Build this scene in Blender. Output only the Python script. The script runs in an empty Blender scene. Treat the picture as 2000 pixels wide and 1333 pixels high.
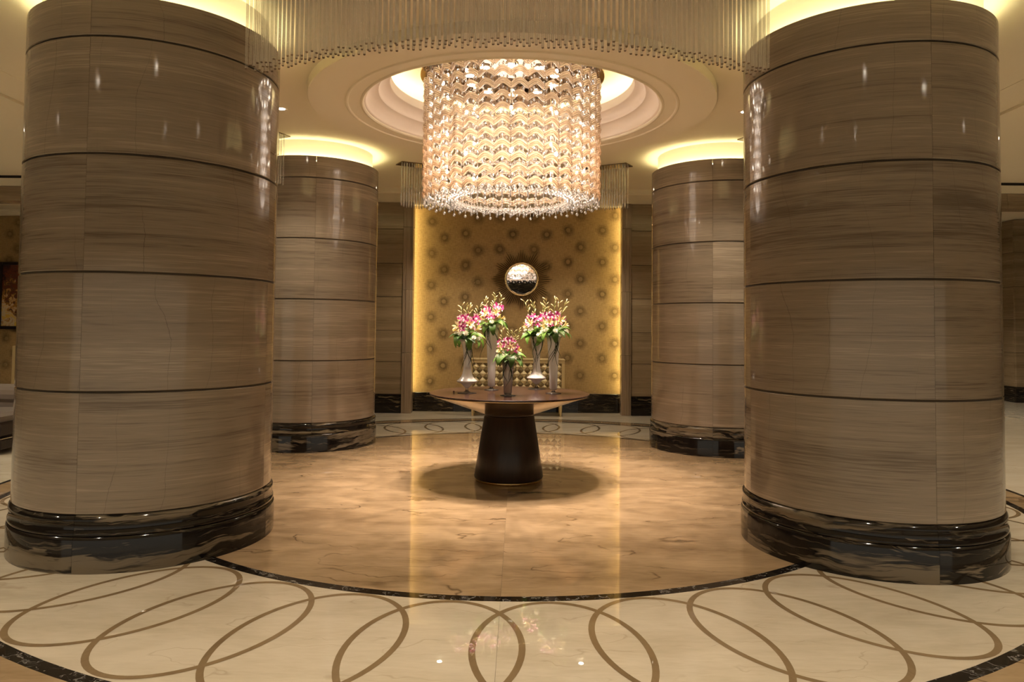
import bpy, math, random
from mathutils import Vector, Matrix, Euler
PI = math.pi
rng = random.Random(7)
sc = bpy.context.scene
COL = sc.collection

# ------------------------------------------------------------------ camera
cam_d = bpy.data.cameras.new('camera')
cam = bpy.data.objects.new('camera', cam_d); COL.objects.link(cam)
cam_d.sensor_fit = 'HORIZONTAL'; cam_d.sensor_width = 36.0
cam_d.lens = 1405.78 * 36.0 / 2000.0
cam_d.shift_y = -77.42 / 2000.0
cam_d.clip_start = 0.05; cam_d.clip_end = 100
_r = Vector((0.99991, 0.00961, 0.00955)); _u = Vector((-0.00919, -0.03676, 0.99928)); _f = Vector((-0.00996, 0.99928, 0.03667))
cam.matrix_world = Matrix(((_r.x, _u.x, -_f.x, 0.0796), (_r.y, _u.y, -_f.y, -6.4662), (_r.z, _u.z, -_f.z, 1.35), (0, 0, 0, 1)))
sc.camera = cam

# ------------------------------------------------------------------ world and exposure
w = bpy.data.worlds.new('world'); sc.world = w; w.use_nodes = True
w.node_tree.nodes['Background'].inputs[0].default_value = (1.0, 0.90, 0.72, 1)
w.node_tree.nodes['Background'].inputs[1].default_value = 0.26
vs = sc.view_settings
vs.view_transform = 'Standard'; vs.look = 'None'; vs.exposure = 1.05; vs.gamma = 1.0
try: vs.use_curve_mapping = False
except Exception: pass
cy = sc.cycles
cy.max_bounces = 5; cy.diffuse_bounces = 3; cy.glossy_bounces = 3; cy.transmission_bounces = 6; cy.transparent_max_bounces = 26
cy.sample_clamp_indirect = 4.0; cy.sample_clamp_direct = 0.0
cy.caustics_reflective = False; cy.caustics_refractive = False
cy.use_denoising = True; cy.use_light_tree = False

# light levels (watts) and colours, all in one place
WARM = (1.0, 0.88, 0.68)
YELLOW = (1.0, 0.92, 0.50)
PINKISH = (1.0, 0.82, 0.68)
L_CHAND_DOWN = 78.0      # each lamp on the chandelier plate
L_CHAND_IN = 8.0         # each bulb inside the glass
L_DOWN_NEAR = 54.0       # recessed downlights
L_HALL = 165.0
E_COLCOVE = 18.0         # light strips in the column coves
E_DOMECOVE = 10.0
E_NICHE = 20.0

# ------------------------------------------------------------------ node helpers
def new_mat(name):
    m = bpy.data.materials.new(name); m.use_nodes = True
    nt = m.node_tree
    for n in list(nt.nodes): nt.nodes.remove(n)
    out = nt.nodes.new('ShaderNodeOutputMaterial')
    return m, nt, out
class NT:
    def __init__(s, nt): s.nt = nt
    def n(s, typ, **kw):
        nd = s.nt.nodes.new(typ)
        for k, v in kw.items():
            if k.startswith('i_'):
                key = k[2:]; key = int(key) if key.isdigit() else key
                sock = nd.inputs[key]
                if hasattr(v, 'is_linked') or isinstance(v, bpy.types.NodeSocket): s.nt.links.new(v, sock)
                else: sock.default_value = v
            else: setattr(nd, k, v)
        return nd
    def math(s, op, a, b=0.0, c=None):
        nd = s.nt.nodes.new('ShaderNodeMath'); nd.operation = op
        for i, v in enumerate((a, b, c)):
            if v is None: continue
            if isinstance(v, bpy.types.NodeSocket): s.nt.links.new(v, nd.inputs[i])
            else: nd.inputs[i].default_value = v
        return nd.outputs[0]
    def vmath(s, op, a, b):
        nd = s.nt.nodes.new('ShaderNodeVectorMath'); nd.operation = op
        for i, v in enumerate((a, b)):
            if isinstance(v, bpy.types.NodeSocket): s.nt.links.new(v, nd.inputs[i])
            else: nd.inputs[i].default_value = v
        return nd.outputs[0]
    def ramp(s, fac, stops, interp='LINEAR'):
        nd = s.nt.nodes.new('ShaderNodeValToRGB'); cr = nd.color_ramp; cr.interpolation = interp
        while len(cr.elements) < len(stops): cr.elements.new(0.5)
        for e, (p, c) in zip(cr.elements, stops):
            e.position = p; e.color = tuple(c) + (1,) if len(c) == 3 else c
        s.nt.links.new(fac, nd.inputs[0]); return nd.outputs[0]
    def mix(s, fac, a, b, blend='MIX'):
        nd = s.nt.nodes.new('ShaderNodeMix'); nd.data_type = 'RGBA'; nd.blend_type = blend
        for i, v in ((0, fac), (6, a), (7, b)):
            if isinstance(v, bpy.types.NodeSocket): s.nt.links.new(v, nd.inputs[i])
            else: nd.inputs[i].default_value = (tuple(v) + (1,)) if (isinstance(v, tuple) and len(v) == 3) else v
        return nd.outputs[2]
    def noise(s, vec, scale, detail=3.0, rough=0.5, dist=0.0):
        nd = s.n('ShaderNodeTexNoise'); nd.inputs['Scale'].default_value = scale; nd.inputs['Detail'].default_value = detail
        nd.inputs['Roughness'].default_value = rough; nd.inputs['Distortion'].default_value = dist
        s.nt.links.new(vec, nd.inputs['Vector']); return nd.outputs[0]
def principled(name, color=(.5, .5, .5), rough=0.5, metal=0.0, spec=0.5, coat=0.0, emis=None, estr=0.0, trans=0.0, ior=1.45):
    m, nt, out = new_mat(name); g = NT(nt)
    b = g.n('ShaderNodeBsdfPrincipled')
    b.inputs['Base Color'].default_value = tuple(color) + (1,)
    b.inputs['Roughness'].default_value = rough; b.inputs['Metallic'].default_value = metal
    b.inputs['Specular IOR Level'].default_value = spec; b.inputs['Coat Weight'].default_value = coat
    b.inputs['Transmission Weight'].default_value = trans; b.inputs['IOR'].default_value = ior
    if emis:
        b.inputs['Emission Color'].default_value = tuple(emis) + (1,); b.inputs['Emission Strength'].default_value = estr
    nt.links.new(b.outputs[0], out.inputs[0]); m.diffuse_color = tuple(color) + (1,)
    return m, g, b
def emit(name, color, strength):
    m, nt, out = new_mat(name); g = NT(nt)
    e = g.n('ShaderNodeEmission'); e.inputs[0].default_value = tuple(color) + (1,); e.inputs[1].default_value = strength
    nt.links.new(e.outputs[0], out.inputs[0]); return m

# ------------------------------------------------------------------ materials
M = {}
def stone(name, c0, c1, c2, axis=2, rough=0.09, cracks=True, freq=1.0):
    """wood-grain marble: level bands, fine lines, a few crooked hairline cracks"""
    m, g, b = principled(name, c1, rough)
    tc = g.n('ShaderNodeTexCoord').outputs['Object']; oi = g.n('ShaderNodeObjectInfo')
    off = g.n('ShaderNodeCombineXYZ', i_0=g.math('MULTIPLY', oi.outputs['Random'], 3.0), i_1=0.0,
              i_2=g.math('MULTIPLY', oi.outputs['Random'], 0.10)).outputs[0]
    loc = g.vmath('MULTIPLY', oi.outputs['Location'], (0.37, 0.21, 0.0))
    p = g.vmath('ADD', tc, off); p = g.vmath('ADD', p, loc)
    s1 = [0.35, 0.35, 0.35]; s1[axis] = 7.0 * freq
    s2 = [0.55, 0.55, 0.55]; s2[axis] = 62.0 * freq
    s3 = [5.0, 5.0, 5.0]; s3[axis] = 300.0 * freq
    n1 = g.noise(g.vmath('MULTIPLY', p, tuple(s1)), 1.0, 2.0, 0.55, 0.25)
    n2 = g.noise(g.vmath('MULTIPLY', p, tuple(s2)), 1.0, 2.0, 0.6, 0.2)
    n3 = g.noise(g.vmath('MULTIPLY', p, tuple(s3)), 1.0, 1.0, 0.6, 0.0)
    f = g.math('ADD', g.math('MULTIPLY', n1, 0.44), g.math('MULTIPLY', n2, 0.26)); f = g.math('ADD', f, g.math('MULTIPLY', n3, 0.30))
    f = g.math('ADD', f, g.math('MULTIPLY', g.math('SUBTRACT', oi.outputs['Random'], 0.5), 0.05))
    col = g.ramp(f, [(0.36, c0), (0.47, c1), (0.53, c1), (0.64, c2)])
    if cracks:
        sp = g.n('ShaderNodeSeparateXYZ', i_0=tc)
        th = g.math('ARCTAN2', sp.outputs[1], sp.outputs[0])
        wob = g.noise(g.vmath('MULTIPLY', p, (1.6, 1.6, 1.1)), 1.0, 2.0, 0.5); wob2 = g.noise(p, 11.0, 3.0, 0.6)
        uu = g.math('ADD', g.math('MULTIPLY', th, 3.1), g.math('ADD', g.math('MULTIPLY', wob, 1.5), g.math('MULTIPLY', wob2, 0.10)))
        uu = g.math('ADD', uu, g.math('MULTIPLY', oi.outputs['Random'], 3.0))
        ln = g.math('LESS_THAN', g.math('ABSOLUTE', g.math('SUBTRACT', g.math('FRACT', uu), 0.5)), 0.0034)
        gate = g.ramp(g.noise(g.vmath('MULTIPLY', p, (2.6, 2.6, 1.0)), 1.0, 2.0), [(0.47, (0, 0, 0)), (0.58, (1, 1, 1))])
        col = g.mix(g.math('MULTIPLY', g.math('MULTIPLY', ln, gate), 0.6), col, (c0[0] * .45, c0[1] * .42, c0[2] * .4))
    g.nt.links.new(col, b.inputs['Base Color'])
    return m
M['stone'] = stone('stone_woodgrain', (0.135, 0.103, 0.073), (0.245, 0.194, 0.143), (0.365, 0.295, 0.222))
M['stone_wall'] = stone('stone_wall', (0.16, 0.115, 0.065), (0.26, 0.19, 0.115), (0.37, 0.285, 0.185), rough=0.2, cracks=False)
M['stone_vert'] = stone('stone_vertical', (0.19, 0.14, 0.09), (0.29, 0.21, 0.14), (0.38, 0.29, 0.20), axis=0, rough=0.2, cracks=False, freq=1.3)
def black_marble(name, scale=1.0, amount=0.5, veins=(0.20, 0.15, 0.10)):
    m, g, b = principled(name, (0.012, 0.009, 0.007), 0.07)
    tc = g.n('ShaderNodeTexCoord').outputs['Object']; oi = g.n('ShaderNodeObjectInfo')
    p = g.vmath('ADD', tc, g.vmath('MULTIPLY', oi.outputs['Location'], (0.7, 0.3, 0.0)))
    p = g.vmath('ADD', p, g.n('ShaderNodeCombineXYZ', i_0=g.math('MULTIPLY', oi.outputs['Random'], 5.0), i_1=0.0, i_2=0.0).outputs[0])
    warp = g.n('ShaderNodeTexNoise', i_Vector=p, i_Scale=3.0 * scale, i_Detail=3.0).outputs[1]
    q = g.vmath('ADD', p, g.vmath('MULTIPLY', g.vmath('SUBTRACT', warp, (0.5, 0.5, 0.5)), (0.12, 0.12, 0.10)))
    n1 = g.noise(g.vmath('MULTIPLY', q, (0.95 * scale, 0.95 * scale, 8.0 * scale)), 1.0, 4.0, 0.62, 0.5)
    n2 = g.noise(g.vmath('MULTIPLY', q, (2.5 * scale, 2.5 * scale, 36 * scale)), 1.0, 3.0, 0.6, 0.8)
    a = g.ramp(n1, [(amount, (0, 0, 0)), (amount + 0.025, (1, 1, 1))])
    fine = g.ramp(n2, [(0.38, (0.25, 0.25, 0.25)), (0.5, (1, 1, 1))])
    streak = g.ramp(n2, [(0.57, (0, 0, 0)), (0.62, (.45, .45, .45)), (0.66, (0, 0, 0))])
    fac = g.math('MAXIMUM', g.math('MULTIPLY', a, fine), streak)
    col = g.mix(fac, (0.010, 0.0075, 0.006), veins)
    g.nt.links.new(col, b.inputs['Base Color']); return m
M['black'] = black_marble('black_marble', 1.0, 0.53, (0.150, 0.118, 0.080))
M['black_wall'] = black_marble('black_marble_wall', 1.6, 0.62, (0.16, 0.125, 0.075))
M['black_inlay'] = black_marble('black_marble_inlay', 3.0, 0.64, (0.45, 0.42, 0.38))
def marble(name, c0, c1, vein, rough, vein_amt=0.5, sc_=1.0):
    m, g, b = principled(name, c0, rough, spec=0.85)
    tc = g.n('ShaderNodeTexCoord').outputs['Object']; oi = g.n('ShaderNodeObjectInfo')
    p = g.vmath('ADD', tc, g.n('ShaderNodeCombineXYZ', i_0=g.math('MULTIPLY', oi.outputs['Random'], 9.0), i_1=g.math('MULTIPLY', oi.outputs['Random'], 4.0), i_2=0.0).outputs[0])
    cl = g.noise(g.vmath('MULTIPLY', p, (0.9, 2.2, 1.0)), 1.4 * sc_, 3.0, 0.6, 0.6)
    fn = g.noise(g.vmath('MULTIPLY', p, (8.0, 40.0, 1.0)), 1.0, 3.0, 0.65, 0.4)
    f = g.math('ADD', g.math('MULTIPLY', cl, 0.7), g.math('MULTIPLY', fn, 0.3))
    col = g.ramp(f, [(0.35, c1), (0.62, c0)])
    warp = g.n('ShaderNodeTexNoise', i_Vector=p, i_Scale=3.2, i_Detail=3.0, i_Roughness=0.65).outputs[1]
    q = g.vmath('ADD', p, g.vmath('MULTIPLY', warp, (0.35, 0.22, 0.0)))
    v = g.noise(g.vmath('MULTIPLY', q, (0.5, 2.1, 1.0)), 1.5 * sc_, 1.0, 0.5)
    ln = g.ramp(g.math('ABSOLUTE', g.math('SUBTRACT', v, 0.5)), [(0.0, (1, 1, 1)), (0.0065, (0, 0, 0))])
    gate = g.ramp(g.noise(p, 2.3, 3.0), [(0.42, (0, 0, 0)), (0.52, (1, 1, 1))])
    col = g.mix(g.math('MULTIPLY', g.math('MULTIPLY', ln, gate), vein_amt), col, vein)
    g.nt.links.new(col, b.inputs['Base Color']); return m
M['tan'] = marble('tan_marble', (0.42, 0.290, 0.165), (0.26, 0.170, 0.090), (0.11, 0.065, 0.03), 0.012, 0.85)
M['cream'] = marble('cream_marble', (0.67, 0.58, 0.45), (0.55, 0.465, 0.345), (0.30, 0.20, 0.11), 0.012, 0.35, 1.4)
M['inlay'] = marble('brown_inlay', (0.27, 0.185, 0.10), (0.21, 0.14, 0.073), (0.12, 0.08, 0.04), 0.015, 0.3)
M['plaster'] = principled('ceiling_plaster', (0.84, 0.755, 0.59), 0.8)[0]
M['plaster_lit'] = principled('rosette_plaster_lit', (0.90, 0.79, 0.69), 0.7)[0]  # chandelier light on the recess steps put into a paler, pinker colour
M['joint'] = principled('column_joint', (0.085, 0.064, 0.045), 0.7)[0]
M['gap'] = principled('dark_joint', (0.03, 0.022, 0.016), 0.8)[0]
M['cove'] = emit('cove_strip', YELLOW, E_COLCOVE)
M['dome_cove'] = emit('dome_cove_strip', YELLOW, E_DOMECOVE)
M['niche_strip'] = emit('niche_strip', (1.0, 0.82, 0.36), E_NICHE)
M['lamp'] = emit('lamp_glow', (1.0, 0.86, 0.68), 40.0)
M['bulb'] = emit('bulb_glow', (1.0, 0.85, 0.68), 26.0)
for k_ in ('lamp', 'bulb'):
    M[k_].cycles.emission_sampling = 'NONE'   # their light comes from the lamps placed with them
M['bronze_mirror'] = principled('bronze_mirror', (0.33, 0.24, 0.15), 0.05, 1.0)[0]
M['plate'] = principled('dark_bronze_plate', (0.20, 0.15, 0.10), 0.15, 0.9)[0]
M['brass'] = principled('brass', (0.62, 0.42, 0.18), 0.18, 1.0)[0]
M['gold'] = principled('old_gold', (0.44, 0.28, 0.12), 0.38, 0.6)[0]
M['gold_dark'] = principled('dark_bronze_ray', (0.085, 0.05, 0.022), 0.45, 0.2)[0]
M['gold_bright'] = principled('bright_gold', (0.75, 0.58, 0.34), 0.2, 1.0)[0]
M['mirror'] = principled('mirror_glass', (0.9, 0.9, 0.9), 0.01, 1.0)[0]
M['chrome'] = principled('chrome', (0.7, 0.65, 0.58), 0.1, 1.0)[0]
def wood(name, c0, c1, rough, axis_scale):
    m, g, b = principled(name, c0, rough)
    tc = g.n('ShaderNodeTexCoord').outputs['Object']
    n = g.noise(g.vmath('MULTIPLY', tc, axis_scale), 1.0, 4.0, 0.6, 0.4)
    g.nt.links.new(g.ramp(n, [(0.3, c0), (0.7, c1)]), b.inputs['Base Color']); return m
M['wood_top'] = wood('brown_veneer', (0.022, 0.0095, 0.007), (0.050, 0.024, 0.017), 0.16, (3, 30, 3))
M['wood_dark'] = wood('dark_veneer', (0.010, 0.006, 0.0045), (0.026, 0.014, 0.010), 0.3, (30, 30, 1.0))
M['underside'] = principled('bronze_lacquer', (0.42, 0.31, 0.20), 0.16, 0.85)[0]
M['beige_lacquer'] = principled('champagne_lacquer', (0.55, 0.41, 0.20), 0.3)[0]
M['tile_light'] = principled('cream_lacquer_stud', (0.86, 0.73, 0.45), 0.3)[0]
M['tile_dark'] = principled('olive_tan_stud', (0.20, 0.14, 0.06), 0.35)[0]
def glass_mix(name, tint, w_trans, w_translu, w_diff, w_gloss, rough=0.06, edge=1.0, rim=None):
    m, nt, out = new_mat(name); g = NT(nt)
    t = g.n('ShaderNodeBsdfTransparent'); t.inputs[0].default_value = tuple(0.25 * c + 0.75 for c in tint) + (1,)
    tl = g.n('ShaderNodeBsdfTranslucent'); tl.inputs[0].default_value = tuple(tint) + (1,)
    df = g.n('ShaderNodeBsdfDiffuse'); df.inputs[0].default_value = tuple(tint) + (1,)
    gl = g.n('ShaderNodeBsdfGlossy'); gl.inputs[0].default_value = (1, 1, 1, 1); gl.inputs['Roughness'].default_value = rough
    fr = g.n('ShaderNodeLayerWeight'); fr.inputs[0].default_value = 0.35
    if rim:
        cc = g.ramp(fr.outputs['Facing'], [(0.30, tint), (0.75, rim)])
        for nd in (tl, df): nt.links.new(cc, nd.inputs[0])
    def ms(f, a, b):
        n = nt.nodes.new('ShaderNodeMixShader')
        if isinstance(f, bpy.types.NodeSocket): nt.links.new(f, n.inputs[0])
        else: n.inputs[0].default_value = f
        nt.links.new(a, n.inputs[1]); nt.links.new(b, n.inputs[2]); return n.outputs[0]
    s = w_translu + w_diff
    body = ms(w_diff / max(s, 1e-6), tl.outputs[0], df.outputs[0])
    body = ms(s / (s + w_trans), t.outputs[0], body)
    fac = g.math('ADD', g.math('MULTIPLY', fr.outputs['Fresnel'], (1.0 - w_gloss * 0.5) * edge), w_gloss * 0.5)
    nt.links.new(ms(fac, body, gl.outputs[0]), out.inputs[0]); return m
M['amber'] = glass_mix('amber_glass', (1.0, 0.78, 0.54), 0.56, 0.28, 0.10, 0.14, 0.05, 0.7, (0.50, 0.20, 0.06))
M['crystal'] = glass_mix('clear_crystal', (1.0, 0.93, 0.86), 0.62, 0.25, 0.05, 0.35, 0.03)
M['rod'] = glass_mix('rod_glass', (1.0, 0.98, 0.93), 0.78, 0.13, 0.09, 0.08, 0.03, 0.5)
M['clear'] = glass_mix('clear_glass', (0.95, 0.96, 0.95), 0.92, 0.02, 0.03, 0.20, 0.02)
M['milk'] = glass_mix('milk_glass', (1.0, 0.93, 0.88), 0.04, 0.28, 0.68, 0.14, 0.08)
M['smoke'] = glass_mix('smoky_glass', (0.62, 0.52, 0.48), 0.42, 0.28, 0.30, 0.16, 0.05)
def petal(name, c, c2=None):
    m, nt, out = new_mat(name); g = NT(nt)
    d = g.n('ShaderNodeBsdfPrincipled'); d.inputs['Base Color'].default_value = tuple(c) + (1,); d.inputs['Roughness'].default_value = 0.5
    t = g.n('ShaderNodeBsdfTranslucent'); t.inputs[0].default_value = tuple(c) + (1,)
    if c2:
        oi = g.n('ShaderNodeObjectInfo'); cc = g.mix(oi.outputs['Random'], tuple(c), tuple(c2))
        nt.links.new(cc, d.inputs['Base Color']); nt.links.new(cc, t.inputs[0])
    mx = nt.nodes.new('ShaderNodeMixShader'); mx.inputs[0].default_value = 0.25
    nt.links.new(d.outputs[0], mx.inputs[1]); nt.links.new(t.outputs[0], mx.inputs[2]); nt.links.new(mx.outputs[0], out.inputs[0]); return m
M['magenta'] = petal('magenta_petal', (0.52, 0.035, 0.20), (0.33, 0.02, 0.13))
M['pink'] = petal('pink_petal', (0.85, 0.56, 0.60), (0.88, 0.76, 0.70))
M['lily'] = petal('yellow_lily_petal', (0.76, 0.56, 0.18), (0.82, 0.69, 0.38))
M['white_petal'] = petal('white_petal', (0.80, 0.76, 0.60))
M['budc'] = petal('pale_bud', (0.70, 0.58, 0.30), (0.55, 0.52, 0.22))
M['leaf'] = petal('leaf_green', (0.035, 0.085, 0.012), (0.14, 0.26, 0.03))
M['blade'] = petal('dark_blade', (0.012, 0.025, 0.010), (0.03, 0.055, 0.015))
M['stem'] = petal('stem_green', (0.16, 0.20, 0.05))
M['berry'] = principled('dark_red_berry', (0.08, 0.008, 0.005), 0.3)[0]
def wallpaper():
    m, g, b = principled('gold_wallpaper', (0.36, 0.235, 0.085), 0.5)
    tc = g.n('ShaderNodeTexCoord').outputs['Object']
    a = g.noise(g.vmath('MULTIPLY', tc, (14, 14, 90)), 1.0, 3.0, 0.6); c = g.noise(g.vmath('MULTIPLY', tc, (90, 90, 14)), 1.0, 3.0, 0.6)
    f = g.math('MULTIPLY', g.math('ADD', a, c), 0.5)
    g.nt.links.new(g.ramp(f, [(0.36, (0.29, 0.185, 0.074)), (0.64, (0.47, 0.315, 0.14))]), b.inputs['Base Color']); return m
M['wallpaper'] = wallpaper()
def burst():
    m, nt, out = new_mat('sunburst_print'); g = NT(nt)
    tc = g.n('ShaderNodeTexCoord').outputs['Object']; sp = g.n('ShaderNodeSeparateXYZ', i_0=tc)
    x, z = sp.outputs[0], sp.outputs[2]
    r = g.math('SQRT', g.math('ADD', g.math('MULTIPLY', x, x), g.math('MULTIPLY', z, z)))
    th = g.math('ARCTAN2', z, x)
    st = g.math('ADD', 0.75, g.math('MULTIPLY', g.math('SINE', g.math('MULTIPLY', th, 22.0)), 0.25))
    al = g.ramp(r, [(0.0, (.5, .5, .5)), (0.045, (.5, .5, .5)), (0.12, (0, 0, 0))])
    d = g.n('ShaderNodeBsdfDiffuse'); d.inputs[0].default_value = (0.075, 0.048, 0.026, 1)
    t = g.n('ShaderNodeBsdfTransparent')
    mx = nt.nodes.new('ShaderNodeMixShader'); nt.links.new(g.math('MULTIPLY', al, st), mx.inputs[0])
    nt.links.new(t.outputs[0], mx.inputs[1]); nt.links.new(d.outputs[0], mx.inputs[2]); nt.links.new(mx.outputs[0], out.inputs[0]); return m
M['burst'] = burst()
M['button'] = principled('motif_button', (0.30, 0.20, 0.085), 0.45)[0]
def satin():
    m, g, b = principled('brown_satin', (0.12, 0.088, 0.066), 0.28, spec=0.6)
    b.inputs['Sheen Weight'].default_value = 0.3; return m
M['satin'] = satin()
M['dark_cloth'] = principled('dark_brown_cloth', (0.035, 0.022, 0.016), 0.6)[0]
def painting_mat():
    m, g, b = principled('abstract_canvas', (0.3, 0.2, 0.1), 0.4)
    tc = g.n('ShaderNodeTexCoord').outputs['Object']
    wv = g.n('ShaderNodeTexNoise', i_Vector=tc, i_Scale=5.0, i_Detail=6.0).outputs[1]
    q = g.vmath('ADD', tc, g.vmath('MULTIPLY', wv, (0.5, 0.5, 0.5)))
    n = g.noise(q, 3.6, 7.0, 0.68, 0.8)
    sp = g.n('ShaderNodeSeparateXYZ', i_0=tc)
    f = g.math('SUBTRACT', n, g.math('MULTIPLY', sp.outputs[2], 0.22))
    col = g.ramp(f, [(0.30, (0.03, 0.018, 0.018)), (0.42, (0.20, 0.05, 0.02)), (0.48, (0.07, 0.04, 0.035)), (0.54, (0.62, 0.30, 0.06)), (0.60, (0.75, 0.68, 0.52)), (0.66, (0.80, 0.55, 0.12))])
    g.nt.links.new(col, b.inputs['Base Color']); return m
M['painting'] = painting_mat()

# ------------------------------------------------------------------ mesh helpers
def mesh(name, verts, faces, mats, fm=None, smooth=False):
    me = bpy.data.meshes.new(name); me.from_pydata([tuple(v) for v in verts], [], faces)
    for k in ([mats] if isinstance(mats, str) else mats): me.materials.append(M[k])
    if fm: me.polygons.foreach_set('material_index', fm)
    if smooth: me.polygons.foreach_set('use_smooth', [True] * len(me.polygons))
    me.update(); return me
def autosmooth(me, deg=30):
    me.polygons.foreach_set('use_smooth', [True] * len(me.polygons)); me.set_sharp_from_angle(angle=math.radians(deg)); return me
def obj(name, me, parent=None, loc=(0, 0, 0), rot=(0, 0, 0), scale=(1, 1, 1)):
    o = bpy.data.objects.new(name, me); COL.objects.link(o)
    o.location = loc; o.rotation_euler = rot; o.scale = scale
    if parent: o.parent = parent
    return o
def tag(o, label=None, cat=None, group=None, kind=None):
    if label: o['label'] = label
    if cat: o['category'] = cat
    if group: o['group'] = group
    if kind: o['kind'] = kind
    return o
def thing(name, label, cat, loc=(0, 0, 0), rz=0.0, group=None):
    o = bpy.data.objects.new(name, None); COL.objects.link(o); o.location = loc; o.rotation_euler = (0, 0, rz)
    o.empty_display_size = 0.1
    return tag(o, label, cat, group)
class MB:
    def __init__(s): s.v = []; s.f = []; s.m = []
    def add(s, v, f, mi=0):
        b = len(s.v); s.v += [tuple(x) for x in v]; s.f += [tuple(i + b for i in q) for q in f]; s.m += [mi] * len(f); return s
    def box(s, x0, x1, y0, y1, z0, z1, mi=0):
        return s.add([(x0, y0, z0), (x1, y0, z0), (x1, y1, z0), (x0, y1, z0), (x0, y0, z1), (x1, y0, z1), (x1, y1, z1), (x0, y1, z1)],
                     [(3, 2, 1, 0), (4, 5, 6, 7), (0, 1, 5, 4), (1, 2, 6, 5), (2, 3, 7, 6), (3, 0, 4, 7)], mi)
    def bbox(s, x0, x1, y0, y1, z0, z1, b=0.01, mi=0):
        """box with chamfered edges"""
        xs, ys, zs = (x0, x0 + b, x1 - b, x1), (y0, y0 + b, y1 - b, y1), (z0, z0 + b, z1 - b, z1)
        import itertools
        V = []; ix = {}
        for i, j, k in itertools.product(range(4), repeat=3):
            if sum(q in (0, 3) for q in (i, j, k)) == 1:
                ix[(i, j, k)] = len(V); V.append((xs[i], ys[j], zs[k]))
        F = []
        for ax in range(3):
            for side in (0, 3):
                def P(a, c):
                    q = [0, 0, 0]; q[ax] = side; q[(ax + 1) % 3] = a; q[(ax + 2) % 3] = c; return ix[tuple(q)]
                q = (P(1, 1), P(2, 1), P(2, 2), P(1, 2)); F.append(q if side == 3 else q[::-1])
        for ax in range(3):
            a1, a2 = (ax + 1) % 3, (ax + 2) % 3
            for s1 in (0, 3):
                for s2 in (0, 3):
                    n1, n2 = (1 if s1 == 0 else 2), (1 if s2 == 0 else 2)
                    def Q(t, first):
                        q = [0, 0, 0]; q[ax] = t
                        if first: q[a1] = s1; q[a2] = n2
                        else: q[a1] = n1; q[a2] = s2
                        return ix[tuple(q)]
                    q = (Q(1, True), Q(2, True), Q(2, False), Q(1, False)); F.append(q if (s1 == 3) != (s2 == 3) else q[::-1])
        for i in (0, 3):
            for j in (0, 3):
                for k in (0, 3):
                    n = lambda t: 1 if t == 0 else 2
                    q = (ix[(i, n(j), n(k))], ix[(n(i), j, n(k))], ix[(n(i), n(j), k)])
                    F.append(q if ((i == 3) + (j == 3) + (k == 3)) % 2 == 1 else q[::-1])
        return s.add(V, F, mi)
    def lathe(s, prof, seg=48, mi=0, c=(0, 0), a0=0.0, a1=2 * PI, caps=False, closed=False):
        full = abs(a1 - a0 - 2 * PI) < 1e-6; n = seg if full else seg + 1
        V = []; F = []
        for i in range(n):
            a = a0 + (a1 - a0) * i / seg; ca, sa = math.cos(a), math.sin(a)
            for r, z in prof: V.append((c[0] + r * ca, c[1] + r * sa, z))
        m = len(prof); pairs = [(j, j + 1) for j in range(m - 1)] + ([(m - 1, 0)] if closed else [])
        for i in range(seg):
            i2 = (i + 1) % n
            for j, j2 in pairs: F.append((i * m + j, i2 * m + j, i2 * m + j2, i * m + j2))
        if not full and caps:
            F.append(tuple(range(m))); F.append(tuple((n - 1) * m + j for j in reversed(range(m))))
        return s.add(V, F, mi)
    def tube(s, pts, r, sides=6, mi=0, taper=None, cap=True):
        pts = [Vector(q) for q in pts]; V = []; F = []; n = len(pts)
        up = Vector((0.31, 0.17, 0.93))
        for i, q in enumerate(pts):
            d = (pts[min(i + 1, n - 1)] - pts[max(i - 1, 0)]).normalized()
            a = d.cross(up)
            if a.length < 1e-4: a = d.cross(Vector((1, 0, 0)))
            a.normalize(); b = d.cross(a)
            rr = r if taper is None else taper[i]
            for k in range(sides):
                t = 2 * PI * k / sides; V.append(q + a * (rr * math.cos(t)) + b * (rr * math.sin(t)))
        for i in range(n - 1):
            for k in range(sides):
                k2 = (k + 1) % sides; F.append((i * sides + k, i * sides + k2, (i + 1) * sides + k2, (i + 1) * sides + k))
        if cap: F.append(tuple(range(sides))[::-1]); F.append(tuple((n - 1) * sides + k for k in range(sides)))
        return s.add(V, F, mi)
    def ball(s, c, r, seg=8, rings=5, mi=0, sz=1.0):
        V = [(c[0], c[1], c[2] - r * sz)]; F = []
        for i in range(1, rings):
            t = PI * i / rings
            for k in range(seg):
                a = 2 * PI * k / seg; V.append((c[0] + r * math.sin(t) * math.cos(a), c[1] + r * math.sin(t) * math.sin(a), c[2] - r * sz * math.cos(t)))
        V.append((c[0], c[1], c[2] + r * sz)); L = len(V) - 1
        for k in range(seg):
            k2 = (k + 1) % seg
            F.append((0, 1 + k2, 1 + k)); F.append((L, L - seg + k, L - seg + k2))
            for i in range(rings - 2): F.append((1 + i * seg + k, 1 + i * seg + k2, 1 + (i + 1) * seg + k2, 1 + (i + 1) * seg + k))
        return s.add(V, F, mi)
    def octa(s, c, r, h, mi=0):
        x, y, z = c
        return s.add([(x + r, y, z), (x, y + r, z), (x - r, y, z), (x, y - r, z), (x, y, z + h), (x, y, z - h)],
                     [(0, 1, 4), (1, 2, 4), (2, 3, 4), (3, 0, 4), (1, 0, 5), (2, 1, 5), (3, 2, 5), (0, 3, 5)], mi)
    def mesh(s, name, mats, smooth=False): return mesh(name, s.v, s.f, mats, s.m, smooth)
def flip_up(me):
    return me
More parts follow.
